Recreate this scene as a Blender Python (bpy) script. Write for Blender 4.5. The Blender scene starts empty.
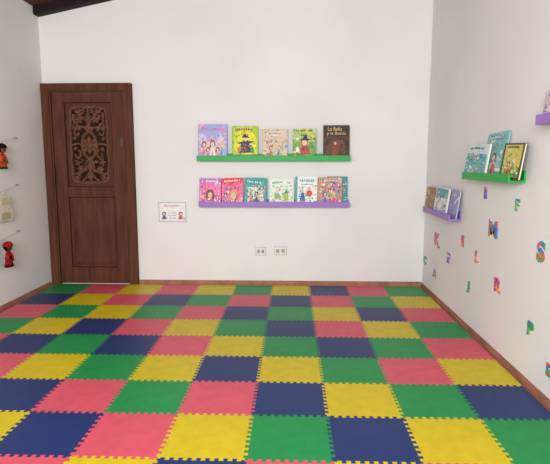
import bpy, bmesh, math, random
from mathutils import Vector, Matrix
random.seed(7)
SC = bpy.context.scene
COL = SC.collection
PI = math.pi
SC.view_settings.view_transform = 'Standard'

# ------------------------------------------------------------------ camera model
F, TILT, YAW, H = 500.0, math.atan(68/500), math.radians(1.93), 1.23
XL, XR, YB = -2.465, 1.322, 5.0
def ray(u, v):
    xc, yc = (u-275)/F, -(v-232)/F
    X = xc; Y = math.cos(TILT)+yc*math.sin(TILT); Z = -math.sin(TILT)+yc*math.cos(TILT)
    return X*math.cos(YAW)-Y*math.sin(YAW), X*math.sin(YAW)+Y*math.cos(YAW), Z
def on_back(u, v, y=YB):
    a, b, c = ray(u, v); s = y/b
    return a*s, H+c*s
def on_side(u, v, x=XR):
    a, b, c = ray(u, v); s = x/a
    return b*s, H+c*s

# ------------------------------------------------------------------ materials
def lin(c):
    r = []
    for k in c:
        k = k/255
        r.append(k/12.92 if k <= .04045 else ((k+.055)/1.055)**2.4)
    return (*r, 1)
_M = {}
def mat(name, c, rough=.6, var=.06, scale=30, bump=0, bscale=200, spec=.3, stretch=(1,1,1), c2=None):
    if name in _M: return _M[name]
    m = bpy.data.materials.new(name); m.use_nodes = True
    nt = m.node_tree; b = nt.nodes['Principled BSDF']
    b.inputs['Roughness'].default_value = rough
    b.inputs['Specular IOR Level'].default_value = spec
    tc = nt.nodes.new('ShaderNodeTexCoord'); mp = nt.nodes.new('ShaderNodeMapping')
    mp.inputs['Scale'].default_value = stretch
    nt.links.new(tc.outputs['Object'], mp.inputs['Vector'])
    n = nt.nodes.new('ShaderNodeTexNoise'); n.inputs['Scale'].default_value = scale; n.inputs['Detail'].default_value = 4
    nt.links.new(mp.outputs['Vector'], n.inputs['Vector'])
    r = nt.nodes.new('ShaderNodeValToRGB')
    base = lin(c); other = lin(c2) if c2 else tuple([k*(1-var*2) for k in base[:3]]+[1])
    r.color_ramp.elements[0].position = .3; r.color_ramp.elements[0].color = other
    r.color_ramp.elements[1].position = .68; r.color_ramp.elements[1].color = base
    nt.links.new(n.outputs['Fac'], r.inputs['Fac'])
    nt.links.new(r.outputs['Color'], b.inputs['Base Color'])
    if bump:
        n2 = nt.nodes.new('ShaderNodeTexNoise'); n2.inputs['Scale'].default_value = bscale; n2.inputs['Detail'].default_value = 2
        nt.links.new(mp.outputs['Vector'], n2.inputs['Vector'])
        bp = nt.nodes.new('ShaderNodeBump'); bp.inputs['Strength'].default_value = bump; bp.inputs['Distance'].default_value = .003
        nt.links.new(n2.outputs['Fac'], bp.inputs['Height']); nt.links.new(bp.outputs['Normal'], b.inputs['Normal'])
    _M[name] = m
    return m
def paper(c):
    return mat('print_%d_%d_%d' % c, c, .45, .08, 45)
def patched(name, cols, scale=28):
    m = bpy.data.materials.new(name); m.use_nodes = True
    nt = m.node_tree; b = nt.nodes['Principled BSDF']; b.inputs['Roughness'].default_value = .5
    tc = nt.nodes.new('ShaderNodeTexCoord')
    vo = nt.nodes.new('ShaderNodeTexVoronoi'); vo.inputs['Scale'].default_value = scale
    nt.links.new(tc.outputs['Object'], vo.inputs['Vector'])
    sp = nt.nodes.new('ShaderNodeSeparateColor'); nt.links.new(vo.outputs['Color'], sp.inputs['Color'])
    r = nt.nodes.new('ShaderNodeValToRGB'); r.color_ramp.interpolation = 'CONSTANT'
    el = r.color_ramp.elements
    while len(el) < len(cols): el.new(.5)
    for i, c in enumerate(cols):
        el[i].position = i/len(cols); el[i].color = lin(c)
    nt.links.new(sp.outputs['Red'], r.inputs['Fac']); nt.links.new(r.outputs['Color'], b.inputs['Base Color'])
    return m

M_wall = mat('white_plaster', (231,230,229), .88, .035, 1.3, .25, 26, .1)
M_wood = mat('dark_door_wood', (97,58,41), .7, .2, 2.6, .2, 40, .18, (9,9,1), (72,42,30))
M_wood2 = mat('frame_wood', (99,59,42), .7, .2, 2.6, .2, 40, .16, (9,9,1), (75,44,31))
M_panel = mat('ornament_field_wood', (86,52,37), .7, .1, 3, .1, 40, .2, (7,7,1))
M_groove_shade = mat('wood_groove_shade', (50,31,23), .8, .1, 20)  # recess shade put into the wood colour so raised panels stand out
M_carve = mat('carved_wood', (114,75,55), .7, .2, 20, 0, 1, .2)
M_ground = mat('carving_ground', (52,33,26), .85, .25, 12, 0, 1, .1)
M_beam = mat('beam_wood', (38,25,22), .7, .2, 3, .1, 30, .2, (1,12,12))
M_ceil = mat('ceiling_planks', (96,58,45), .7, .2, 3, .1, 30, .2, (1,12,12))
M_terra = mat('terracotta_tile', (180,126,104), .8, .2, 8, .2, 60, .12)
M_floor = mat('floor_tile', (170,118,98), .7, .18, 6, .1, 60, .15)
M_grout = mat('grout', (162,134,120), .9, .1, 20)
FOAM = {
 'Y': ('yellow', mat('yellow_foam', (213,191,18), .45, .07, 14, .55, 140, .36)),
 'P': ('pink', mat('pink_foam', (219,87,105), .45, .07, 14, .55, 140, .36)),
 'G': ('green', mat('green_foam', (16,145,74), .45, .07, 14, .55, 140, .36)),
 'N': ('navy blue', mat('navy_foam', (25,50,108), .45, .07, 14, .55, 140, .36)),
}
M_gshelf = mat('green_paint', (36,166,74), .45, .03, 20)
M_pshelf = mat('purple_paint', (154,118,196), .45, .03, 20)
M_page = mat('book_pages', (236,230,214), .8, .06, 8, 0, 1, .1, (1,60,1))
M_plate = mat('switch_plate', (232,229,225), .4, .02, 20)
M_dark = mat('dark_slot', (40,34,32), .6, .05, 20)
M_metal = mat('aged_metal', (92,80,70), .4, .1, 60)
M_metal.node_tree.nodes['Principled BSDF'].inputs['Metallic'].default_value = .7
M_cord = mat('white_cord', (212,208,202), .8, .05, 90)

# ------------------------------------------------------------------ mesh builder
class MB:
    def __init__(s): s.v = []; s.f = []; s.m = []; s.mats = []
    def mi(s, m):
        if m not in s.mats: s.mats.append(m)
        return s.mats.index(m)
    def add(s, vs, fs, m):
        o = len(s.v); k = s.mi(m)
        s.v += [tuple(p) for p in vs]
        for f in fs: s.f.append([i+o for i in f]); s.m.append(k)
    def box(s, x0, x1, y0, y1, z0, z1, m):
        s.add([(x0,y0,z0),(x1,y0,z0),(x1,y1,z0),(x0,y1,z0),(x0,y0,z1),(x1,y0,z1),(x1,y1,z1),(x0,y1,z1)],
              [(0,3,2,1),(4,5,6,7),(0,1,5,4),(1,2,6,5),(2,3,7,6),(3,0,4,7)], m)
    def prism(s, pts, axis, a0, a1, m):     # pts 2D; axis 'y': (x,z), 'z': (x,y), 'x': (y,z)
        def P(p, a):
            return {'y': (p[0],a,p[1]), 'z': (p[0],p[1],a), 'x': (a,p[0],p[1])}[axis]
        n = len(pts)
        s.add([P(p,a0) for p in pts]+[P(p,a1) for p in pts],
              [tuple(range(n))[::-1], tuple(range(n,2*n))]+[(i,(i+1)%n,(i+1)%n+n,i+n) for i in range(n)], m)
    def tube(s, path, r, m, n=7, flat=1.0, closed=False):
        P = [Vector(p) for p in path]; N = len(P); vs = []
        for i, p in enumerate(P):
            if closed: t = P[(i+1)%N]-P[(i-1)%N]
            else: t = P[min(i+1,N-1)]-P[max(i-1,0)]
            t.normalize()
            up = Vector((0,1,0)) if abs(t.y) < .8 else Vector((0,0,1))
            a = t.cross(up).normalized(); b = a.cross(t).normalized()
            rr = r[i] if isinstance(r, (list, tuple)) else r
            for k in range(n):
                q = 2*PI*k/n
                vs.append(p+a*(rr*math.cos(q))+b*(rr*flat*math.sin(q)))
        fs = []
        for i in range(N if closed else N-1):
            j = (i+1) % N
            for k in range(n):
                fs.append((i*n+k, i*n+(k+1)%n, j*n+(k+1)%n, j*n+k))
        if not closed:
            fs.append(tuple(range(n))[::-1]); fs.append(tuple((N-1)*n+k for k in range(n)))
        s.add(vs, fs, m)
    def lathe(s, prof, m, n=20, c=(0,0,0), sx=1, sy=1):   # prof (r,z)
        vs = []; fs = []
        for r, z in prof:
            for k in range(n):
                q = 2*PI*k/n; vs.append((c[0]+r*sx*math.cos(q), c[1]+r*sy*math.sin(q), c[2]+z))
        for i in range(len(prof)-1):
            for k in range(n): fs.append((i*n+k, i*n+(k+1)%n, (i+1)*n+(k+1)%n, (i+1)*n+k))
        fs.append(tuple(range(n))[::-1]); fs.append(tuple((len(prof)-1)*n+k for k in range(n)))
        s.add(vs, fs, m)
    def ball(s, c, r, m, n=14, sx=1, sy=1, sz=1):
        K = 9
        s.lathe([(max(r*math.sin(PI*i/K), r*.02), -r*sz*math.cos(PI*i/K)) for i in range(K+1)], m, n, c, sx, sy)
    def build(s, name, parent=None, bevel=0, smooth=False, loc=None, seg=2):
        me = bpy.data.meshes.new(name); me.from_pydata(s.v, [], s.f)
        for m in s.mats: me.materials.append(m)
        for p, k in zip(me.polygons, s.m): p.material_index = k; p.use_smooth = smooth
        bm = bmesh.new(); bm.from_mesh(me); bmesh.ops.recalc_face_normals(bm, faces=bm.faces); bm.to_mesh(me); bm.free()
        o = bpy.data.objects.new(name, me); COL.objects.link(o)
        if parent: o.parent = parent
        if loc: o.location = loc
        if bevel:
            md = o.modifiers.new('bevel', 'BEVEL'); md.width = bevel; md.segments = seg; md.limit_method = 'ANGLE'
        return o
def thing(name, label, cat, loc, rot=(0,0,0), group=None):
    o = bpy.data.objects.new(name, None); COL.objects.link(o)
    o.empty_display_size = .05
    o.location = loc; o.rotation_euler = rot
    return tag(o, label, cat, group)
def tag(o, label, cat, group=None):
    o['label'] = label; o['category'] = cat
    if group: o['group'] = group
    return o
def struct(o, label=None):
    o['kind'] = 'structure'
    if label: o['label'] = label
    return o
_T = {}
def text_geo(t, ext=0.0, bold=0.0):
    key = (t, ext, bold)
    if key in _T: return _T[key]
    cu = bpy.data.curves.new('txt', 'FONT'); cu.body = t; cu.size = 1; cu.extrude = ext; cu.resolution_u = 3; cu.offset = bold
    ob = bpy.data.objects.new('txt', cu); COL.objects.link(ob)
    dg = bpy.context.evaluated_depsgraph_get(); dg.update()
    me = bpy.data.meshes.new_from_object(ob.evaluated_get(dg))
    vs = [tuple(v.co) for v in me.vertices]; fs = [tuple(p.vertices) for p in me.polygons]
    bpy.data.objects.remove(ob); bpy.data.meshes.remove(me); bpy.data.curves.remove(cu)
    x0 = min(v[0] for v in vs); x1 = max(v[0] for v in vs); y0 = min(v[1] for v in vs); y1 = max(v[1] for v in vs)
    vs = [((v[0]-x0)/(x1-x0)-.5, (v[1]-y0)/(y1-y0)-.5, v[2]) for v in vs]
    _T[key] = (vs, fs, (x1-x0)/(y1-y0))
    return _T[key]
def draw(mb, shapes, w, h, ys):     # printed picture on a sheet facing -y, x -w/2..w/2, z 0..h
    for i, sh in enumerate(shapes):
        y = ys-.00003*(i+1); k = sh[0]; m = paper(sh[-1])
        if k == 'r': pts = [(sh[1],sh[2]),(sh[3],sh[2]),(sh[3],sh[4]),(sh[1],sh[4])]
        elif k == 'd': pts = [(sh[1]+sh[3]*math.cos(2*PI*q/14), sh[2]+sh[4]*math.sin(2*PI*q/14)) for q in range(14)]
        elif k == 'p': pts = sh[1]
        elif k == 't':
            vs, fs, asp = text_geo(sh[1], 0, .0)
            mb.add([((sh[2]-.5+v[0]*sh[4])*w, y, (sh[3]+v[1]*sh[5])*h) for v in vs], fs, m); continue
        mb.add([((min(max(p[0],.0),1)-.5)*w, y, min(max(p[1],0),1)*h) for p in pts], [tuple(range(len(pts)))], m)
def kid(cx, by, s, dress, hair, skin=(236,200,176)):   # plain little storybook child
    dk = tuple(int(k*.7) for k in dress); lt = tuple(min(255,int(k*1.2+20)) for k in dress)
    return [('d',cx,by+s*.72,s*.19,s*.2,hair), ('d',cx-.1*s,by+s*.6,s*.1,s*.14,hair), ('p',[(cx-.26*s,by),(cx+.26*s,by),(cx+.14*s,by+.3*s),(cx+.09*s,by+.56*s),(cx-.09*s,by+.56*s),(cx-.14*s,by+.3*s)],dress),
            ('p',[(cx-.1*s,by),(cx+.02*s,by),(cx,by+.34*s)],dk), ('p',[(cx+.1*s,by),(cx+.22*s,by),(cx+.08*s,by+.34*s)],lt),
            ('p',[(cx-.26*s,by+.3*s),(cx-.05*s,by+.55*s),(cx-.05*s,by+.45*s),(cx-.2*s,by+.24*s)],skin),('p',[(cx+.28*s,by+.4*s),(cx+.05*s,by+.55*s),(cx+.05*s,by+.45*s),(cx+.22*s,by+.34*s)],skin),
            ('d',cx,by+s*.68,s*.12,s*.13,skin)]
def bust(cx, by, s, dress, hair, skin=(238,202,178)):   # plain head-and-shoulders picture
    dk = tuple(int(k*.75) for k in hair)
    return [('d',cx,by+.5*s,.34*s,.36*s,hair),('d',cx-.2*s,by+.3*s,.17*s,.26*s,hair),('d',cx+.2*s,by+.3*s,.17*s,.26*s,dk),
            ('p',[(cx-.4*s,by),(cx+.4*s,by),(cx+.26*s,by+.2*s),(cx+.08*s,by+.26*s),(cx-.08*s,by+.26*s),(cx-.26*s,by+.2*s)],dress),('p',[(cx-.07*s,by+.18*s),(cx+.07*s,by+.18*s),(cx+.06*s,by+.34*s),(cx-.06*s,by+.34*s)],skin),
            ('d',cx,by+.44*s,.2*s,.2*s,skin),('p',[(cx-.22*s,by+.5*s),(cx+.04*s,by+.66*s),(cx+.22*s,by+.54*s),(cx+.1*s,by+.72*s),(cx-.14*s,by+.7*s)],hair),
            ('d',cx-.08*s,by+.45*s,.028*s,.03*s,(60,45,45)),('d',cx+.08*s,by+.45*s,.028*s,.03*s,(60,45,45)),('p',[(cx-.06*s,by+.36*s),(cx+.06*s,by+.36*s),(cx,by+.32*s)],(205,80,90))]
def title(cx, cy, wd, n, hgt, col, rise=0, slant=0, edge=None):     # a joined band of letter-like strokes, too small to read
    out = []; hgt = hgt*.56; n = int(n*1.6); wd = wd*.9
    for pas in (1,0):
        if pas and not edge: continue
        x = cx-wd/2; i = 0; rnd = random.Random(n*31+int(wd*100)); gap = wd/n
        while i < n:
            f = (x+gap/2-cx)/(wd/2); y = cy+rise*(1-f*f)+slant*f; hh = hgt*rnd.choice((.8,.9,1.05,1.2)); a = gap*.46; g_ = .012 if pas else 0
            col_ = edge if pas else col
            if rnd.random() > .13:
                out.append(('p',[(x-g_,y-hh/2-g_),(x+a*rnd.uniform(1.2,1.7)+g_,y-hh/2-g_),(x+a*rnd.uniform(1.2,1.7)+g_,y+hh*rnd.uniform(-.1,.3)),(x+a*rnd.uniform(.5,1.5)+g_,y+hh/2+g_),(x-g_,y+hh/2+g_)],col_))
            x += gap; i += 1
    return out
def busy(n, cols, x0=.05, x1=.95, y0=.05, y1=.75, big=1.0):    # scattered scenery of a busy cover
    out = []; n = int(n*1.2)
    for i in range(n):
        c = cols[random.randrange(len(cols))]; cx = random.uniform(x0,x1); cy = random.uniform(y0,y1)
        a = random.uniform(.015,.075)*big; b = random.uniform(.015,.055)*big
        if i % 3 == 0:
            q = random.uniform(0,PI)
            out.append(('p',[(cx+a*math.cos(q+k*2.1)*random.uniform(.7,1.6),cy+b*math.sin(q+k*2.1)*random.uniform(.7,1.6)) for k in range(3)],c))
        else: out.append(('d',cx,cy,a,b,c))
    return out
def book(label, group, loc, w, h, t, rotz, tilt, cover, spine, art, roll=0):
    loc = (loc[0], loc[1], loc[2]+abs(math.sin(roll))*w/2)
    R = thing('book', label, 'book', loc, (-tilt, roll, rotz), group)
    c = MB(); mc = paper(cover); ms = paper(spine); b = .0025
    c.box(-w/2, w/2, -t, -t+b, 0, h, mc); c.box(-w/2, w/2, -b, 0, 0, h, mc)
    c.box(-w/2-.001, -w/2+b, -t, 0, 0, h, ms)
    draw(c, art, w, h, -t)
    c.build('cover', R)
    p = MB(); p.box(-w/2+b, w/2-.004, -t+b, -b, .004, h-.004, M_page); p.build('pages', R)
    return R

# ------------------------------------------------------------------ room shell
SL = .2
def zc(x): return 2.715+SL*(x-XL)
g = MB(); g.prism([(XL-.12,-.1),(XR+.12,-.1),(XR+.12,zc(XR+.12)),(XL-.12,zc(XL-.12))],'y',YB,YB+.12,M_wall); struct(g.build('wall_back'), 'white plastered back wall with the door and two book ledges')
g = MB(); g.box(XL-.12,XL,-.6,YB,-.1,zc(XL)-.002,M_wall); struct(g.build('wall_left'), 'white plastered left wall with hanging puppets')
g = MB(); g.box(XR,XR+.12,-.6,YB,-.1,zc(XR)-.002,M_wall); struct(g.build('wall_right'), 'white plastered right wall with stepped book ledges and letters')
g = MB(); g.box(XL,XR,-.6,YB,-.1,-.004,M_grout)
ty = -.6
while ty < YB-.01:
    tx = XL
    while tx < XR-.01:
        g.box(tx+.003, min(tx+.297,XR-.002), ty+.003, min(ty+.297,YB-.002), -.004, 0, M_floor); tx += .3
    ty += .3
struct(g.build('floor'), 'terracotta tiled floor under the foam mats')
g = MB()
yy = -.6
while yy < YB+.05:
    g.prism([(XL-.12,zc(XL-.12)),(XR+.12,zc(XR+.12)),(XR+.12,zc(XR+.12)+.05),(XL-.12,zc(XL-.12)+.05)],'y',yy,yy+.115,M_ceil); yy += .12
struct(g.build('ceiling', bevel=.004), 'sloping brown wooden plank ceiling')
g = MB(); g.prism([(XL,zc(XL)-.078),(XR,zc(XR)-.078),(XR,zc(XR)-.001),(XL,zc(XL)-.001)],'y',YB-.1,YB,M_beam)
struct(g.build('trim_1', bevel=.006), 'dark brown wooden beam sloping along the top of the back wall')
DX0, DX1 = XL+.004, -1.567
def base(name, a0, a1, fn, label):
    g = MB(); a = a0
    while a < a1-.01:
        fn(g, a, min(a+.25, a1)-.005, M_terra, 0); fn(g, min(a+.25,a1)-.005, min(a+.25,a1), M_grout, .003); a += .25
    struct(g.build(name), label)
BH = .038
base('baseboard_back', DX1+.004, XR-.010, lambda g,a,b,m,k: g.box(a,b,YB-.010+k,YB,0,BH+.01-k,m), 'terracotta skirting tiles along the back wall')
base('baseboard_left', 0, YB-.08, lambda g,a,b,m,k: g.box(XL,XL+.010-k,a,b,0,BH-k,m), 'terracotta skirting tiles along the left wall')
base('baseboard_right', 0, YB, lambda g,a,b,m,k: g.box(XR-.010+k,XR,a,b,0,BH-k,m), 'terracotta skirting tiles along the right wall')

# ------------------------------------------------------------------ door
D = bpy.data.objects.new('door_1', None); COL.objects.link(D); struct(D, 'brown wooden door with a carved openwork upper panel')
DC = (DX0+DX1)/2
D.location = (DC, YB, 0)
hw = (DX1-DX0)/2; DT = 2.01; fw = .076
g = MB()
g.box(-hw,-hw+fw,-.06,0,0,DT,M_wood2); g.box(hw-fw,hw,-.06,0,0,DT,M_wood2); g.box(-hw+fw,hw-fw,-.06,0,DT-.072,DT,M_wood2)
g.box(-hw+fw,-hw+fw+.014,-.05,0,0,DT-.072,M_wood); g.box(hw-fw-.014,hw-fw,-.05,0,0,DT-.072,M_wood); g.box(-hw+fw+.014,hw-fw-.014,-.05,0,DT-.086,DT-.072,M_wood)
g.build('door_frame', D, .006)
lw = hw-fw-.018; LT = DT-.091
pw, cz0, cz1 = .235, 1.0, 1.83
g = MB()
g.box(-lw,lw,-.008,0,.015,LT,M_groove_shade)
g.box(-lw,-pw,-.034,-.008,.015,LT,M_wood); g.box(pw,lw,-.034,-.008,.015,LT,M_wood)
for a, b in ((cz1,LT),(.9,cz0),(.015,.18)):
    g.box(-pw,pw,-.034,-.008,a,b,M_wood)
g.build('door_leaf', D, .005)
g = MB(); q = .008; z0, z1 = .18, .9
g.box(-pw+q,pw-q,-.018,-.008,z0+q,z1-q,M_wood)
e = .05
a0, a1 = pw-q-.014, pw-e-.012          # bevelled raised field
zz = [(z0+q+.014, z1-q-.014), (z0+e+.012, z1-e-.012)]
g.add([(-a0,-.018,zz[0][0]),(a0,-.018,zz[0][0]),(a0,-.018,zz[0][1]),(-a0,-.018,zz[0][1]),(-a1,-.032,zz[1][0]),(a1,-.032,zz[1][0]),(a1,-.032,zz[1][1]),(-a1,-.032,zz[1][1])],
      [(0,1,5,4),(1,2,6,5),(2,3,7,6),(3,0,4,7),(4,5,6,7),(3,2,1,0)], M_wood)
g.build('raised_panel', D)
g = MB(); cc = (cz0+cz1)/2; Y0 = -.022
g.box(-pw+q,pw-q,-.014,-.008,cz0+q,cz1-q,M_panel)
AX, AZ = .185, .372                    # half size of the ornament with its shaped outline
def outline(k, s=1.0):
    a = 2*PI*k/128; c_, s_ = math.cos(a), math.sin(a)
    r = 1/((abs(c_)**7+abs(s_)**7)**(1/7)); r *= s*(1+.022*math.cos(16*a))
    return AX*r*c_, cc+AZ*r*s_
g.prism([outline(k) for k in range(128)], 'y', -.0155, -.0141, M_ground)
g.tube([(outline(k)[0], -.019, outline(k)[1]) for k in range(128)], .012, M_carve, 6, .8, True)
KX, KZ = .86, .95
def T2(pts, r, closed=False): g.tube([(p[0]*KX,Y0,cc+p[1]*KZ) for p in pts], r, M_carve, 6, .8, closed)
def ell(cx, cy, rx, ry, r, n=28): T2([(cx+rx*math.cos(2*PI*k/n), cy+ry*math.sin(2*PI*k/n)) for k in range(n)], r, True)
def leaf(x, y, a, L, wd):
    c, s_ = math.cos(a), math.sin(a)
    pts = [(0,0),(L*.3,wd),(L*.7,wd*.75),(L,0),(L*.7,-wd*.75),(L*.3,-wd)]
    g.prism([(x*KX+px*c-py*s_, cc+y*KZ+px*s_+py*c) for px,py in pts], 'y', Y0-.008, Y0+.008, M_carve)
def flower(x, y, r, n=6):
    for k in range(n): leaf(x+.2*r*math.cos(2*PI*k/n), y+.2*r*math.sin(2*PI*k/n), 2*PI*k/n, r*.85, r*.26)
    g.ball((x*KX,Y0-.006,cc+y*KZ), r*.3, M_carve, 10, 1, .5, 1)
def spiral(cx, cy, r0, turns, a0, d, sx, sy):
    pts = []; n = int(20*turns)
    for i in range(n+1):
        f = i/n; r = r0*(1-.8*f); a = a0+d*2*PI*turns*f
        pts.append((sx*(cx+r*math.cos(a)), sy*(cy+r*math.sin(a))))
    return pts
rj = random.Random(3)
def j(v): return v+rj.uniform(-.012,.012)
ell(0,0,.085,.135,.015); flower(0,0,.085,8)
for sx in (-1,1):     # hand-cut boughs of leaves and flowers, not quite alike on the two sides
    T2([(0,.13),(sx*j(.05),.18),(sx*j(.12),j(.2)),(sx*j(.17),j(.25)),(sx*.17,j(.33))], .012)
    T2([(0,.2),(sx*j(.04),.26),(sx*j(.09),j(.31)),(sx*.1,.38)], .011)
    T2(spiral(j(.14),j(.115),.05,.9,PI*.7,-1,sx,1), .011)
    T2([(sx*.085,.0),(sx*.13,j(.02)),(sx*.21,.0)], .011)
    T2(spiral(j(.14),j(-.10),.054,.8,PI*.6,1,sx,1), .011)
    T2([(0,-.13),(sx*j(.05),-.19),(sx*j(.05),-.25),(sx*j(.1),j(-.29)),(sx*.2,-.3)], .012)
    T2([(0,-.27),(sx*.04,j(-.32)),(sx*.1,-.38)], .011)
    flower(sx*j(.1), j(.262), .046); flower(sx*j(.15), j(-.185), .038, 5); flower(sx*j(.165),j(.19),.034,5); flower(sx*j(.12),j(-.25),.038); flower(sx*j(.155), j(-.345), .032, 5); flower(sx*j(.05), j(.345), .028, 5)
    for (x,y,a,L) in [(.05,.16,2.0,.05),(.13,.22,-.6,.045),(.15,.29,2.6,.05),(.06,.31,.5,.045),(.1,.345,.2,.05),(.15,.05,1.3,.045),(.14,-.03,-1.0,.045),(.06,-.16,-.3,.05),(.06,-.27,2.4,.045),(.11,-.33,.5,.05),(.03,-.31,-2,.045),(.18,.36,2.4,.05),(.11,.14,.9,.045),(.11,-.14,-.7,.045)]:
        a = a+rj.uniform(-.4,.4); leaf(sx*j(x), j(y), a if sx > 0 else PI-a, L, .016)
T2([(0,.135),(0,.2),(0,.39)], .013); T2([(0,-.135),(0,-.39)], .013)
flower(0,.29,.036); flower(0,-.22,.036)
cp = g.build('carved_panel', D); cp['label'] = 'carved openwork floral ornament with a wavy rectangular outline'
g = MB(); lx = lw-.022
g.box(lx-.012,lx+.012,-.040,-.034,1.40,1.48,M_metal); g.box(lx-.004,lx+.02,-.048,-.040,1.445,1.457,M_metal); g.lathe([(.004,-.006),(.004,.006)], M_dark, 10, (lx,-.040,1.42))
hd = g.build('door_handle', D, .002); hd['label'] = 'small dark lock with a bolt on the right edge'

# ------------------------------------------------------------------ foam mats
SX, SY = .368, .376; GX0, GYT = -.19, 4.932
ROWS = [  # farthest row last; columns from the left wall to the right wall
 "YNGPYNPYPN",
 "GPYNPYGNYG",
 "YGNPGPNYGN",
 "NPYGYNYGPY",
 "PNGNPYGNGP",
 "GYNPYGNPYG",
 "PGYGPNGYNP",
 "NYPNGPNPGY",
 "GPYPYGYNPG",
]
NR = len(ROWS); GY0 = GYT-NR*SY
words = ['first','second','third','fourth','fifth','sixth','seventh','eighth','ninth','tenth']
NT, AMP, DV = 18, .009, .001
def edge(p, q, toothed):
    p = Vector(p); q = Vector(q); d = q-p; L = d.length; d.normalize(); n = Vector((-d.y, d.x))
    if not toothed: return [p]
    out = [p]; m = .014; st = (L-2*m)/NT; off = 0
    for k in range(NT):
        o2 = AMP if k % 2 == 0 else -AMP
        t = m+k*st; s2 = DV if k else 0
        out.append(p+d*(t+s2)+n*off); out.append(p+d*(t-s2)+n*o2); off = o2
    t = m+NT*st
    out.append(p+d*t+n*off); out.append(p+d*t)
    return out
for r_, row in enumerate(ROWS):
    for i, ch in enumerate(row):
        x0 = GX0+(i-6)*SX; x1 = x0+SX; y0 = GY0+r_*SY; y1 = y0+SY
        bot = edge((x0,y0),(x1,y0), True)
        rgt = edge((x1,y0),(x1,y1), i < 9)
        top = edge((x0,y1),(x1,y1), r_ < NR-1)
        lft = edge((x0,y0),(x0,y1), i > 0)
        if r_ == NR-1: top = [Vector((x0,y1))]
        if i == 0: lft = [Vector((x0,y0))]
        pts = bot + rgt + [Vector((x1,y1))] + top[::-1] + lft[::-1]
        clean = []
        for p in pts:
            if not clean or (p-clean[-1]).length > 1e-5: clean.append(p)
        if (clean[0]-clean[-1]).length < 1e-5: clean.pop()
        cx, cy = (x0+x1)/2, (y0+y1)/2
        loc = [((p.x-cx)*.9982, (p.y-cy)*.9982) for p in clean]
        nm, m = FOAM[ch]
        g = MB(); g.prism(loc, 'z', 0, .012, m)
        o = g.build('foam_mat', loc=(cx,cy,0))
        tag(o, '%s foam mat, %s row from the door wall, %s from the right wall' % (nm, words[NR-1-r_], words[9-i]), 'foam mat', 'interlocking foam floor mats')

# ------------------------------------------------------------------ ledges
def ledge(label, loc, L, rotz, m, group, lip=.053, dep=.1):
    R = thing('book_ledge', label, 'shelf', loc, (0,0,rotz), group)   # origin: bottom centre at the wall, room towards -y
    g = MB(); g.box(-L/2,L/2,-dep+.012,-.012,0,.014,m); g.build('shelf_board', R, .0015)
    g = MB(); g.box(-L/2,L/2,-dep,-dep+.012,0,lip,m); g.build('front_lip', R, .002)
    g = MB(); g.box(-L/2,L/2,-.012,0,0,lip+.02,m); g.build('back_rail', R, .002)
    return R
bx0, bz = on_back(196.5,161,4.9); bx1, _ = on_back(350.5,161.5,4.9)
GZ = bz; ledge('long green picture ledge on the back wall holding five books', ((bx0+bx1)/2,YB,GZ), bx1-bx0, 0, M_gshelf, 'wall book ledges')
px0, pz = on_back(198.5,207,4.9); px1, _ = on_back(349.5,207.5,4.9)
PZ = pz; ledge('long purple picture ledge on the back wall, below the green one', ((px0+px1)/2,YB,PZ), px1-px0, 0, M_pshelf, 'wall book ledges')

def back_book(u0, u1, vt, zb, label, group, t, cover, spine, art, tilt=.09, ybot=4.945, roll=0):
    x0, zt = on_back(u0, vt, ybot+.02); x1, _ = on_back(u1, vt, ybot+.02)
    return book(label, group, ((x0+x1)/2, ybot, zb+.0145), x1-x0, (zt-zb-.0145)/math.cos(tilt), t, 0, tilt, cover, spine, art, roll)
W=(245,243,240); PK=(236,100,155); TE=(50,175,180); RD=(205,40,52); YE=(244,208,40); GR=(60,155,70); BL=(55,100,190); OR=(235,130,45); SK=(236,200,176); BK=(45,35,40); BN=(120,75,50); LM=(150,195,40); PU=(140,80,170)
gt = 'books standing on the long green ledge'
back_book(198.5,227,124.5,GZ,'pale blue and lilac picture book with pink title lettering, leftmost on the green ledge',gt,.022,(164,176,226),(215,110,165),
  busy(40,[(180,165,222),(150,185,230),(240,170,205),(205,195,235)],y1=1,big=1.6)+[('p',[(.1,.3),(.1,.6),(.2,.7),(.3,.6),(.3,.5),(.7,.5),(.7,.6),(.8,.7),(.9,.6),(.9,.3)],(216,208,238))]+busy(60,[(240,150,190),W,(170,130,200),(120,190,205),(250,200,220),SK],y1=.7,big=.7)
  +[('t','Princesas',.5,.87,.74,.11,(240,80,150))]+kid(.2,.1,.46,(238,130,175),(120,85,60))+kid(.82,.12,.42,(110,175,215),(225,190,120))+kid(.5,.06,.54,(244,214,226),(150,100,64))+kid(.34,.04,.34,(170,120,195),BN)+kid(.68,.04,.34,(240,150,170),(80,60,60))+busy(30,[(240,150,190),(205,120,175),W,(130,180,150)],y0=.0,y1=.12,big=.7))
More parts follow.
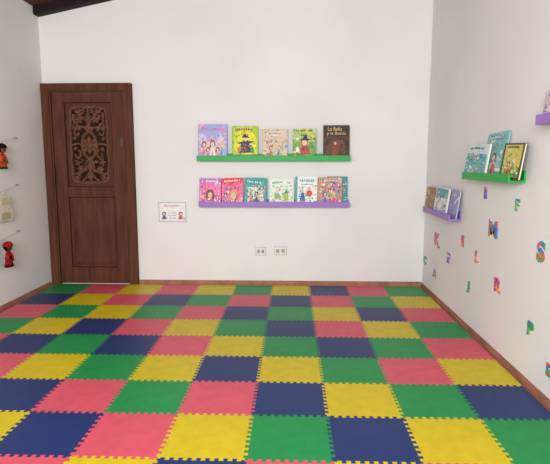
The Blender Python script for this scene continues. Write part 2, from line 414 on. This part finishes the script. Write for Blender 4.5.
back_book(232.5,258,126.5,GZ,'bright lime and yellow picture book with a dark caped figure, second on the green ledge',gt,.02,(166,206,30),(90,140,20),
  [('d',.5,.5,.46,.4,(240,234,40))]+busy(90,[(120,185,40),YE,(240,230,50),OR,(60,140,45),(186,220,40),(210,226,60)],y1=1)+title(.5,.88,.84,7,.15,(40,80,30),.03,0,(245,235,80))
  +[('p',[(.22,.2),(.78,.2),(.68,.42),(.6,.58),(.44,.58),(.32,.42)],(60,40,80)),('p',[(.14,.48),(.38,.54),(.4,.46)],(60,40,80)),('p',[(.88,.54),(.6,.56),(.62,.46)],(60,40,80)),('d',.52,.61,.08,.07,SK),('p',[(.36,.65),(.7,.65),(.56,.71),(.5,.8)],(46,30,60)),('d',.26,.3,.08,.08,OR),('d',.78,.28,.07,.1,GR),
    ('r',.0,.0,1,.14,(60,130,40))]+busy(24,[(90,165,40),PU,OR,(90,60,110)],.26,.74,.2,.46,.6)+title(.5,.07,.9,11,.1,(245,230,60)))
back_book(262.5,287.5,129,GZ,'cream picture book with pale soft drawings, third on the green ledge',gt,.018,(220,206,184),(190,165,140),
  busy(110,[(210,140,120),(160,190,150),(230,175,165),(130,155,180),(238,230,215),(185,135,100),(225,205,140)],y1=.98)+[('d',.5,.84,.36,.08,(236,224,206))]+title(.5,.83,.6,8,.09,(150,70,60),.02)+kid(.34,.12,.36,(205,100,95),(120,80,60))+kid(.66,.16,.32,(110,150,170),(200,150,90))+busy(30,[(150,180,120),(205,120,100),(120,90,70)],y0=.02,y1=.18,big=.7))
back_book(293,316,129,GZ,'green and pale yellow picture book with a child in dark hat, fourth on green ledge',gt,.018,(118,172,80),(60,110,54),
  [('r',.0,.64,1,1,(186,204,130)),('r',.0,.0,1,.2,(80,140,66))]+busy(110,[GR,(120,180,80),(80,160,70),YE,(216,214,120),(160,200,90),(110,180,80),(236,232,190)],y1=1,big=1.0)
  +[('p',[(.2,.16),(.8,.16),(.68,.36),(.6,.48),(.4,.48),(.32,.36)],(190,44,60)),('d',.5,.56,.16,.13,(200,90,36)),('d',.5,.54,.11,.1,SK),('p',[(.18,.62),(.84,.62),(.64,.67),(.56,.85),(.43,.67)],(45,35,45)),('d',.2,.32,.08,.09,W),('d',.84,.42,.08,.07,GR),('d',.28,.24,.05,.05,YE)]+busy(30,[RD,PK,BK,(150,40,60),GR],.26,.74,.16,.46,.6)+title(.5,.93,.8,8,.09,(60,110,50))+title(.5,.08,.86,9,.11,(245,240,205)))
back_book(323.5,349.5,125.5,GZ,'dark brown book with gold lettering and a red patch, rightmost on green ledge',gt,.02,(62,42,32),(38,27,22),
  busy(110,[(78,52,37),(94,61,40),(54,36,28),(106,70,45),(70,46,34)],y1=.98,big=1.2)+[('d',.5,.34,.34,.26,(96,61,40)),('d',.6,.36,.21,.2,(116,74,46)),('r',.05,.67,.95,.96,(56,37,29)),('t','La Bella',.44,.89,.54,.11,(230,198,132)),('t','y la Bestia',.5,.75,.74,.125,(230,198,132)),
   ('p',[(.3,.06),(.48,.04),(.56,.22),(.5,.42),(.38,.3)],(156,48,38)),('d',.45,.47,.05,.045,(212,170,134)),('p',[(.56,.05),(.8,.05),(.75,.46),(.62,.48)],(76,51,38)),('d',.68,.51,.085,.065,(116,76,52))]+busy(60,[(132,88,52),(114,65,40),(150,58,40),(84,56,40)],y1=.44,big=.5))
gp = 'books standing on the long purple ledge'
back_book(199.5,221,178.5,PZ,'pink and lilac picture book with a brown-haired child, leftmost on the purple ledge',gp,.018,(236,120,176),(170,80,150),
  [('r',.0,.78,1,1,(186,120,210))]+busy(100,[PK,(244,160,200),W,(240,90,150),(250,190,215),PU,(245,140,190)],y1=.98,big=.9)+bust(.5,.14,.54,(230,60,140),(120,72,44))+kid(.16,.04,.36,(150,90,190),(220,170,80))+kid(.84,.04,.36,(250,120,170),BN)+title(.5,.87,.84,8,.13,(252,240,248),.02,0,(200,50,120))+busy(46,[PU,PK,W,(250,190,215)],y0=.0,y1=.22,big=.7), roll=.012)
back_book(222,243.3,178,PZ,'bright pink picture book with a fair-haired child and red band, second on the purple ledge',gp,.018,(240,110,160),(200,50,90),
  busy(110,[(250,150,190),RD,W,(246,190,210),(240,80,150),PU,(235,60,120)],y1=.98,big=.9)+bust(.56,.1,.54,(225,50,110),(216,160,80))+kid(.18,.04,.44,(150,80,170),BK)+[('p',[(.0,.8),(1,.84),(1,1),(.0,.97)],(220,40,80))]+title(.5,.89,.84,9,.11,(252,235,160),0,.02)+busy(36,[(250,170,200),W,PU],y0=.0,y1=.22,big=.7), roll=-.01)
back_book(244.3,266.5,178,PZ,'teal and white picture book with small figures, third on the purple ledge',gp,.018,(40,160,162),(30,105,110),
  busy(30,[(60,180,180),(30,140,145),(90,195,190)],y1=1,big=1.4)+[('p',[(.14,.12),(.88,.1),(.84,.64),(.18,.66)],(226,236,232))]+busy(90,[(40,130,130),BL,(90,180,140),OR,(60,60,80),SK,TE],.1,.92,.1,.7,.9)+title(.44,.84,.7,6,.14,(244,248,244),0,-.02,(20,90,100))+kid(.55,.12,.4,(50,70,130),(60,40,40))+kid(.3,.12,.32,(220,90,60),BN), roll=.02)
back_book(269.5,294,179,PZ,'white and pale green picture book with small green pictures, fourth on the purple ledge',gp,.018,(228,240,228),(180,216,190),
  title(.5,.84,.82,8,.14,(40,165,110),.03)+busy(80,[(100,185,105),(150,210,150),(80,185,150),(225,120,90),(190,215,110),(200,230,200)],.06,.94,.06,.74,.8)+[('d',.32,.36,.11,.13,(110,180,105)),('d',.32,.52,.07,.07,SK),('d',.68,.34,.11,.12,(170,200,90)),('p',[(.6,.44),(.78,.44),(.7,.6)],(90,140,120)),('r',.0,.0,1,.07,(100,195,150))]+busy(24,[W,GR,OR,(60,140,90)],.2,.8,.2,.5,.5), roll=-.015)
back_book(295.2,317.2,177,PZ,'white picture book with teal spine and red ball, fifth on the purple ledge',gp,.026,(240,244,240),(40,160,165),
  [('r',.0,.0,.1,1,(40,165,170))]+title(.55,.87,.74,5,.15,(30,140,170))+title(.55,.74,.6,7,.07,(80,80,110))+busy(70,[(160,215,215),(70,150,185),(200,220,190),(120,185,140),(240,190,150),(130,200,200)],.14,.94,.06,.68,.9)+[('d',.64,.42,.13,.11,(214,40,40)),('p',[(.2,.14),(.46,.14),(.4,.44),(.28,.46)],(60,100,170)),('d',.34,.5,.07,.06,SK)]+busy(20,[W,BK,YE,GR],.2,.8,.1,.5,.5), roll=.008)
back_book(318,342,177.5,PZ,'busy multicoloured picture book overlapping a teal edged one at the purple ledge end',gp,.009,(206,150,140),(150,70,60),
  busy(140,[YE,(80,160,80),(230,90,130),BL,(240,215,205),TE,PU,OR,RD,W],y1=.98,big=1.05)+kid(.3,.1,.44,(60,110,200),BN)+kid(.66,.08,.5,(235,90,140),(216,170,80))+kid(.48,.3,.34,(80,170,90),BK)+title(.5,.87,.84,8,.12,(250,236,200),.02,0,(130,50,90))+busy(24,[GR,YE,RD,TE,PK],y0=.0,y1=.2,big=.6), .07, 4.936)
back_book(327,347.5,176.5,PZ,'teal edged book peeking out at the right end of the purple ledge',gp,.012,(60,150,155),(40,120,130),
  busy(30,[(90,180,180),(200,120,110),W,(40,110,120)],.7,.94,.05,.95,.7), .06, 4.966)

# right-wall ledges, stepped down towards the back
def side_ledge(near, far, m, label):     # near: lower corner at the wall, far: lower front corner
    y0, z = on_side(*near); y1, _ = on_side(far[0], far[1], XR-.1)
    ledge(label, (XR,(y0+y1)/2,z), y1-y0, -PI/2, m, 'wall book ledges', .05)
    return z, y1-y0
SG, LG = side_ledge((526,183),(461.5,180),M_gshelf,'short green picture ledge on the right wall with three books')
SP, LP = side_ledge((461.5,221),(422.5,213),M_pshelf,'short purple picture ledge on the right wall nearest the corner')
fy, fz = on_side(535,125,XR-.1)
ST = fz; ledge('short purple picture ledge at the right edge, highest on the wall', (XR,fy-LG/2,ST), LG, -PI/2, M_pshelf, 'wall book ledges', .05)
def side_book(u0, u1, vt, zb, label, group, t, cover, spine, art, tilt=.13, back=.046, roll=0):
    xb = XR-back
    ya, zt = on_side(u0, vt, xb+.01); yb, zt2 = on_side(u1, vt, xb+.01)
    return book(label, group, (xb, (ya+yb)/2, zb+.0145), ya-yb, (max(zt,zt2)*.5+min(zt,zt2)*.5-zb-.0145)/math.cos(tilt), t, -PI/2, tilt, cover, spine, art, roll)
gs = 'books on the green ledge of the right wall'
side_book(467,489,145,SG,'white and teal picture book, farthest on the right wall green ledge',gs,.012,(216,230,230),(120,180,182),
  [('p',[(.04,.04),(.96,.04),(.94,.68),(.06,.72)],(100,186,190))]+busy(70,[(190,205,160),W,(90,130,180),(70,168,174),(224,150,120)],.08,.92,.06,.68,.9)+title(.5,.85,.7,10,.12,(60,100,150),.02), .13, .063, .03)
side_book(486.5,507,133,SG,'slim upright teal book with a small figure, middle one on the right wall green ledge',gs,.008,(130,196,200),(60,130,136),
  busy(100,[(100,180,186),(238,230,215),(222,150,135),(90,155,190),W,(175,218,218),(140,188,130),(70,155,160)],.06,.94,.06,.94,.9)+title(.5,.88,.7,10,.12,(240,246,246),.02,0,(40,110,130))+kid(.5,.1,.5,(205,90,85),(120,80,60)), .13, .044, -.02)
side_book(504.5,524.5,144,SG,'yellow, green and pale picture book with dark border, nearest on the right green ledge',gs,.014,(84,74,44),(54,44,32),
  [('r',.09,.06,.93,.95,(216,202,96)),('p',[(.09,.06),(.93,.06),(.93,.34),(.6,.42),(.3,.34),(.09,.4)],(110,160,74))]+busy(80,[(130,180,80),(232,214,110),(236,228,196),(226,190,70),(90,150,80),(190,206,130),(244,238,214)],.12,.9,.08,.82,.9)+kid(.42,.12,.4,(190,96,60),BN)+title(.5,.88,.66,10,.1,(90,70,44),.01), .13, .063, .03)
gq = 'books on the purple ledge by the corner'
side_book(427,439.3,187.5,SP,'brown and yellow picture book, farthest on the purple ledge by the corner',gq,.010,(160,120,76),(110,80,50),
  busy(60,[(216,190,90),(130,96,64),(190,116,66),(90,130,140),(225,206,150)],.06,.94,.06,.94), .13, .044)
side_book(436.5,449,188,SP,'white and blue teal picture book, middle one on the purple ledge by the corner',gq,.014,(222,228,228),(80,150,160),
  [('p',[(.05,.58),(.95,.64),(.95,.95),(.05,.95)],(80,160,172))]+busy(56,[(238,240,236),(70,130,170),(90,175,175),(226,200,110),(150,190,200),(190,110,90)],.06,.94,.06,.85), .13, .063, .02)
side_book(447.2,459.5,190,SP,'purple and pale blue picture book, nearest on the purple ledge by the corner',gq,.010,(160,160,208),(110,110,170),
  busy(56,[(140,120,190),(190,200,228),(240,240,242),(100,140,200),(90,170,185),(200,150,180)],.06,.94,.06,.94), .13, .044)
side_book(549,571,88,ST,'pale pink and grey book on the purple ledge at the right edge','books on the right edge ledge',.018,(215,195,205),(150,140,160),
  busy(60,[(190,120,150),W,(120,130,160),(225,215,220)])+title(.5,.84,.8,7,.12,(90,100,130),.03))

# ------------------------------------------------------------------ letters on the right wall
pal = [[(210,65,95),(110,80,185),(235,165,85)],[(50,155,85),(45,120,185),(110,180,80)],[(140,75,190),(220,105,165),(90,85,175)],
       [(40,120,195),(225,90,65),(60,165,110)],[(215,80,110),(140,70,150),(235,150,75)]]
PM = [patched('letter_print_%d' % i, p, 44) for i, p in enumerate(pal)]
LET = [(437,240,'K',15,0,'red and violet letter K below the purple corner ledge'),
 (425,260,'C',9,1,'tiny green letter C on the right wall closest to the room corner'),
 (434.5,273,'A',10,3,'small blue and red letter A low beside the room corner'),
 (448.5,258,'E',11,2,'purple letter E beneath and right of the letter K'),
 (462.5,241,'I',12,4,'slim red and violet letter I between the letters K and M'),
 (485.5,193,'I',12,2,'slim purple letter I just under the short green ledge'),
 (493,229,'M',18,3,'large blue, green and red letter M in the middle of the right wall'),
 (477,257,'L',13,4,'red and violet letter L beneath and left of the letter M'),
 (468,287,'J',13,1,'green letter J low on the right wall beneath the letter L'),
 (497.5,285.5,'R',15,4,'red and violet letter R low on the wall, right of letter J'),
 (517.5,205,'F',12,1,'small green letter F below the near end of the green ledge'),
 (541,252,'S',21,3,'largest letter, a blue and green S near the right picture edge'),
 (530.5,329,'P',15,1,'green and blue letter P, second lowest on the right wall'),
 (549.5,371,'B',14,3,'blue and red letter cut off by the right edge, lowest on the wall')]
for u, v, ch, hp, pi, lb in LET:
    y, z = on_side(u, v, XR-.004)
    dist = math.hypot(y, XR); hh = hp*dist/F*.88
    vs, fs, asp = text_geo(ch, .5, .04)
    ww = hh*min(max(asp,.45),1.1)*1.3
    g = MB(); g.add([(p[0]*ww, p[2]*.006-.004, p[1]*hh) for p in vs], fs, PM[pi])
    rnd = random.Random(ord(ch)+int(u)); cols = pal[pi]+[(245,220,120),(245,225,215)]
    for k in range(5):      # little printed dots and stars on the letter
        p = vs[rnd.randrange(len(vs))]; r = hh*rnd.uniform(.035,.065); cx, cz_ = p[0]*ww*.92, p[1]*hh*.92
        m = paper(cols[rnd.randrange(len(cols))]); q0 = rnd.uniform(0,6)
        if k % 2: pts = [(cx+r*math.cos(2*PI*q/12), cz_+r*1.2*math.sin(2*PI*q/12)) for q in range(12)]
        else: pts = [(cx+r*(1.6 if q % 2 else .7)*math.cos(q0+2*PI*q/10), cz_+r*(1.6 if q % 2 else .7)*math.sin(q0+2*PI*q/10)) for q in range(10)]
        g.prism(pts, 'y', -.0085-.0003*k, -.001, m)
    o = g.build('wall_letter', loc=(XR,y,z)); o.rotation_euler = (0,0,-PI/2)
    tag(o, lb, 'wall letter', 'cut-out letters on the right wall')

# ------------------------------------------------------------------ notice and sockets on the back wall
ax, az1 = on_back(158.5,202); bx, az0 = on_back(186.5,222)
w, h = bx-ax, az1-az0
R = thing('wall_notice', 'small white notice with red heading and two drawn children beside the door', 'notice', ((ax+bx)/2,YB,az0))
g = MB(); g.box(-w/2,w/2,-.004,.0,0,h,paper((178,174,194)))
draw(g, [('r',.025,.035,.975,.965,(240,238,240))]+kid(.2,.14,.4,(80,100,160),(90,70,60))+kid(.8,.14,.4,(200,90,100),(90,70,60))+title(.5,.46,.3,6,.09,(140,140,155))+title(.5,.33,.34,7,.09,(140,140,155))+title(.5,.2,.26,5,.09,(190,110,110))+[('d',.93,.16,.025,.04,(90,150,90))], w, h, -.004)
g.build('sheet', R)
g = MB(); draw(g, [('t','Bienvenidos',.5,.82,.56,.11,(205,70,80))], w, h, -.006); g.build('heading', R)
def outlet(u0, u1, v0, v1, label, n):
    x0, z1 = on_back(u0, v0); x1, z0 = on_back(u1, v1); w, h = x1-x0, z1-z0
    R = thing('wall_outlet', label, 'outlet', ((x0+x1)/2,YB,z0), (0,0,0), 'outlets on the back wall')
    g = MB(); g.box(-w/2,w/2,-.008,0,0,h,mat('outlet_edge_shade',(190,186,182),.5,.03,20)); g.build('edge_shade', R, .002)  # grey border standing in for the shadow around the plate
    g = MB(); g.box(-w/2+.005,w/2-.005,-.014,-.008,.005,h-.005,M_plate); g.build('cover_plate', R, .003)
    for k in range(n):
        cx = (k-(n-1)/2)*w*.42
        g = MB(); g.box(cx-w*.13,cx+w*.13,-.0165,-.014,h*.28,h*.72,mat('socket_face',(180,173,166),.4,.03,20))
        for sx in (-1,1): g.box(cx+sx*w*.06-.002,cx+sx*w*.06+.002,-.0172,-.0165,h*.42,h*.6,M_dark)
        g.build('socket', R)
outlet(255.5,266,247,255.5,'squarish pale wall outlet under the purple ledge, the left one',2)
outlet(274,287,246.5,255,'wider pale wall outlet under the purple ledge, the right one',2)

# ------------------------------------------------------------------ puppets on cords, left wall
def cord(u, v, label):
    y, z = on_side(u, v, XL+.02)
    R = thing('cord', label, 'cord', (XL,y,z), (0,0,0), 'cords on the left wall')
    g = MB(); n = 14; L = 1.1
    g.tube([(.022, -L*i/n, -.06*math.sin(PI*i/n)) for i in range(n+1)], .002, M_cord, 6); g.build('string', R, smooth=True)
    for yy in (0,-L):
        g = MB(); g.tube([(0,yy,0),(.026,yy,.0),(.030,yy,.005)], .003, M_metal, 8); g.build('nail', R, smooth=True)
    return R, y, z, L
def cz(c, y):
    f = (c[1]-y)/c[3]; return c[2]-.06*math.sin(PI*min(max(f,0),1))
def felt(pre, c): return mat(pre+'_%d_%d_%d' % c, c, 1.0, .28, 34, .6, 90, .0)
def puppet(c, u, v, hgt, label, gown, trim, hairc, skin, hat=None, spread=1.0, sash=None):
    y, _ = on_side(u, v, XL+.06); zt = cz(c, y)
    s = hgt
    R = thing('glove_puppet', label, 'puppet', (XL+.062,y,zt-s), (0,0,PI/2), 'puppets hanging on the left wall')
    mg = felt('cloth',gown); mt = felt('cloth',trim); mh = felt('wool',hairc); mk = felt('felt',skin)
    def pleat(prof, m):     # a gown with soft, uneven folds
        n = 36; vs = []; fs = []
        for r, z in prof:
            for k in range(n):
                q = 2*PI*k/n; rr = r*(1+(.10*math.cos(7*q)+.05*math.sin(3*q+1))*(1-z/(.62*s)))
                vs.append((rr*math.cos(q), rr*.6*math.sin(q), z))
        for i in range(len(prof)-1):
            for k in range(n): fs.append((i*n+k, i*n+(k+1)%n, (i+1)*n+(k+1)%n, (i+1)*n+k))
        fs.append(tuple(range(n))[::-1]); fs.append(tuple((len(prof)-1)*n+k for k in range(n)))
        g.add(vs, fs, m)
    g = MB(); pleat([(.195*s,0),(.2*s,.02*s),(.17*s,.2*s),(.135*s,.42*s),(.1*s,.55*s),(.05*s,.6*s)], mg)
    for sx in (-1,1):
        g.tube([(sx*.07*s,0,.53*s),(sx*.14*s*spread,-.02*s,.46*s),(sx*.19*s*spread,-.05*s,.36*s),(sx*.215*s*spread,-.06*s,.27*s)], [.06*s,.064*s,.06*s,.055*s], mg, 12)
    g.build('gown', R, smooth=True)
    g = MB(); pleat([(.209*s,.0),(.214*s,.02*s),(.203*s,.09*s)], mt); g.build('hem_band', R, smooth=True)
    if sash:
        g = MB(); pleat([(.166*s,.28*s),(.162*s,.32*s),(.150*s,.4*s)], felt('cloth',sash)); g.build('sash', R, smooth=True)
    for sx in (-1,1):
        g = MB(); g.ball((sx*.22*s*spread,-.065*s,.235*s), .045*s, mk, 10); g.build('hand', R, smooth=True)
    g = MB(); g.ball((0,-.01*s,.72*s), .14*s, mk, 18, .95, .9, 1.05); hd = g.build('head', R, smooth=True)
    for sx in (-1,1):
        g = MB(); g.ball((sx*.052*s,-.125*s,.74*s), .017*s, M_dark, 8); g.build('eye', hd, smooth=True)
    g = MB(); g.ball((0,-.145*s,.705*s), .022*s, mk, 8); g.build('nose', hd, smooth=True)
    g = MB(); g.tube([(-.05*s,-.122*s,.66*s),(0,-.135*s,.645*s),(.05*s,-.122*s,.66*s)], .009*s, mat('mouth_red',(170,40,45),.8), 6); g.build('mouth', hd, smooth=True)
    g = MB(); g.ball((0,.03*s,.765*s), .155*s, mh, 16, 1.03, .85, .98)
    for sx in (-1,1): g.ball((sx*.125*s,.0,.67*s), .05*s, mh, 10, .8, .8, 1.6)
    g.build('hair', R, smooth=True)
    if hat:
        g = MB(); m = felt('cloth',hat); g.lathe([(.165*s,.765*s),(.18*s,.79*s),(.165*s,.85*s),(.12*s,.91*s),(.04*s,.95*s)], m, 16); g.build('hat', R, smooth=True)
    g = MB(); g.tube([(0,.02*s,.88*s),(.012,.0,.97*s),(0,.04,1.0*s+.002),(-.012,.0,.97*s),(0,.02*s,.88*s)], .003, M_cord, 6); g.build('hanging_loop', R, smooth=True)
c1 = cord(16,138,'thin white cord on the left wall, uppermost of three')
puppet(c1,1.5,150,.225,'puppet in orange red gown with green sash and dark hat, highest on left wall',(196,76,42),(40,70,48),(30,24,24),(130,76,54),(32,28,30),.8,(54,100,62))
c2 = cord(18,185,'thin white cord on the left wall, middle of three')
y, _ = on_side(2,200,XL+.03); zt = cz(c2,y); s = .27
R = thing('felt_pouch', 'flat cream felt piece hanging between the two red puppets', 'felt piece', (XL+.034,y,zt-s), (0,0,PI/2), 'puppets hanging on the left wall')
g = MB(); pts = [(-.11,.02),(.11,.02),(.12,.07),(.11,.12),(.075,.15),(.09,.19),(.075,.225),(.04,.24),(0,.245),(-.04,.24),(-.075,.225),(-.09,.19),(-.075,.15),(-.11,.12),(-.12,.07)]
g.prism(pts,'y',-.02,.0,mat('cream_felt',(222,212,190),.95,.08,30,.4,90,.1)); g.build('felt_body', R, .006)
g = MB(); g.prism([(-.07,.035),(.07,.035),(.06,.09),(-.06,.09)],'y',-.0235,-.02,mat('tan_felt',(184,172,146),.95,.08,30)); g.build('patch', R, .001)
g = MB(); g.prism([(-.05,.16),(.05,.16),(.055,.2),(0,.225),(-.055,.2)],'y',-.0235,-.02,mat('sand_felt',(200,188,164),.95,.08,30)); g.build('face_patch', R, .001)
g = MB(); g.tube([(0,-.01,.24),(.01,-.008,.262),(0,-.006,.272),(-.01,-.008,.262),(0,-.01,.24)], .003, M_cord, 6); g.build('hanging_loop', R, smooth=True)
c3 = cord(19,231,'thin white cord on the left wall, lowest of three')
puppet(c3,7.5,245,.23,'puppet in red gown and cap with black sash and hem, lowest on left wall',(172,36,42),(38,28,32),(30,24,26),(92,54,46),(168,36,42),.75,(42,30,34))

# ------------------------------------------------------------------ light
def area(name, loc, target, sx, sy, power, col):
    l = bpy.data.lights.new(name, 'AREA'); l.shape = 'RECTANGLE'; l.size = sx; l.size_y = sy; l.energy = power; l.color = col
    o = bpy.data.objects.new(name, l); COL.objects.link(o); o.location = loc
    o.rotation_euler = (Vector(target)-Vector(loc)).to_track_quat('-Z','Y').to_euler(); return o
area('window_light', (-.6,-1.2,1.8), (0,5,1.45), 1.9, 1.3, 236, (1,.991,.98))
wd = bpy.data.worlds.new('World'); SC.world = wd; wd.use_nodes = True
wd.node_tree.nodes['Background'].inputs['Color'].default_value = (.985,.99,1,1)
wd.node_tree.nodes['Background'].inputs['Strength'].default_value = .63

cam = bpy.data.cameras.new('camera'); cam.sensor_width = 36; cam.sensor_fit = 'HORIZONTAL'; cam.lens = F/550*36
co = bpy.data.objects.new('camera', cam); COL.objects.link(co)
co.location = (0,0,H); co.rotation_euler = (PI/2-TILT, 0, YAW)
SC.camera = co
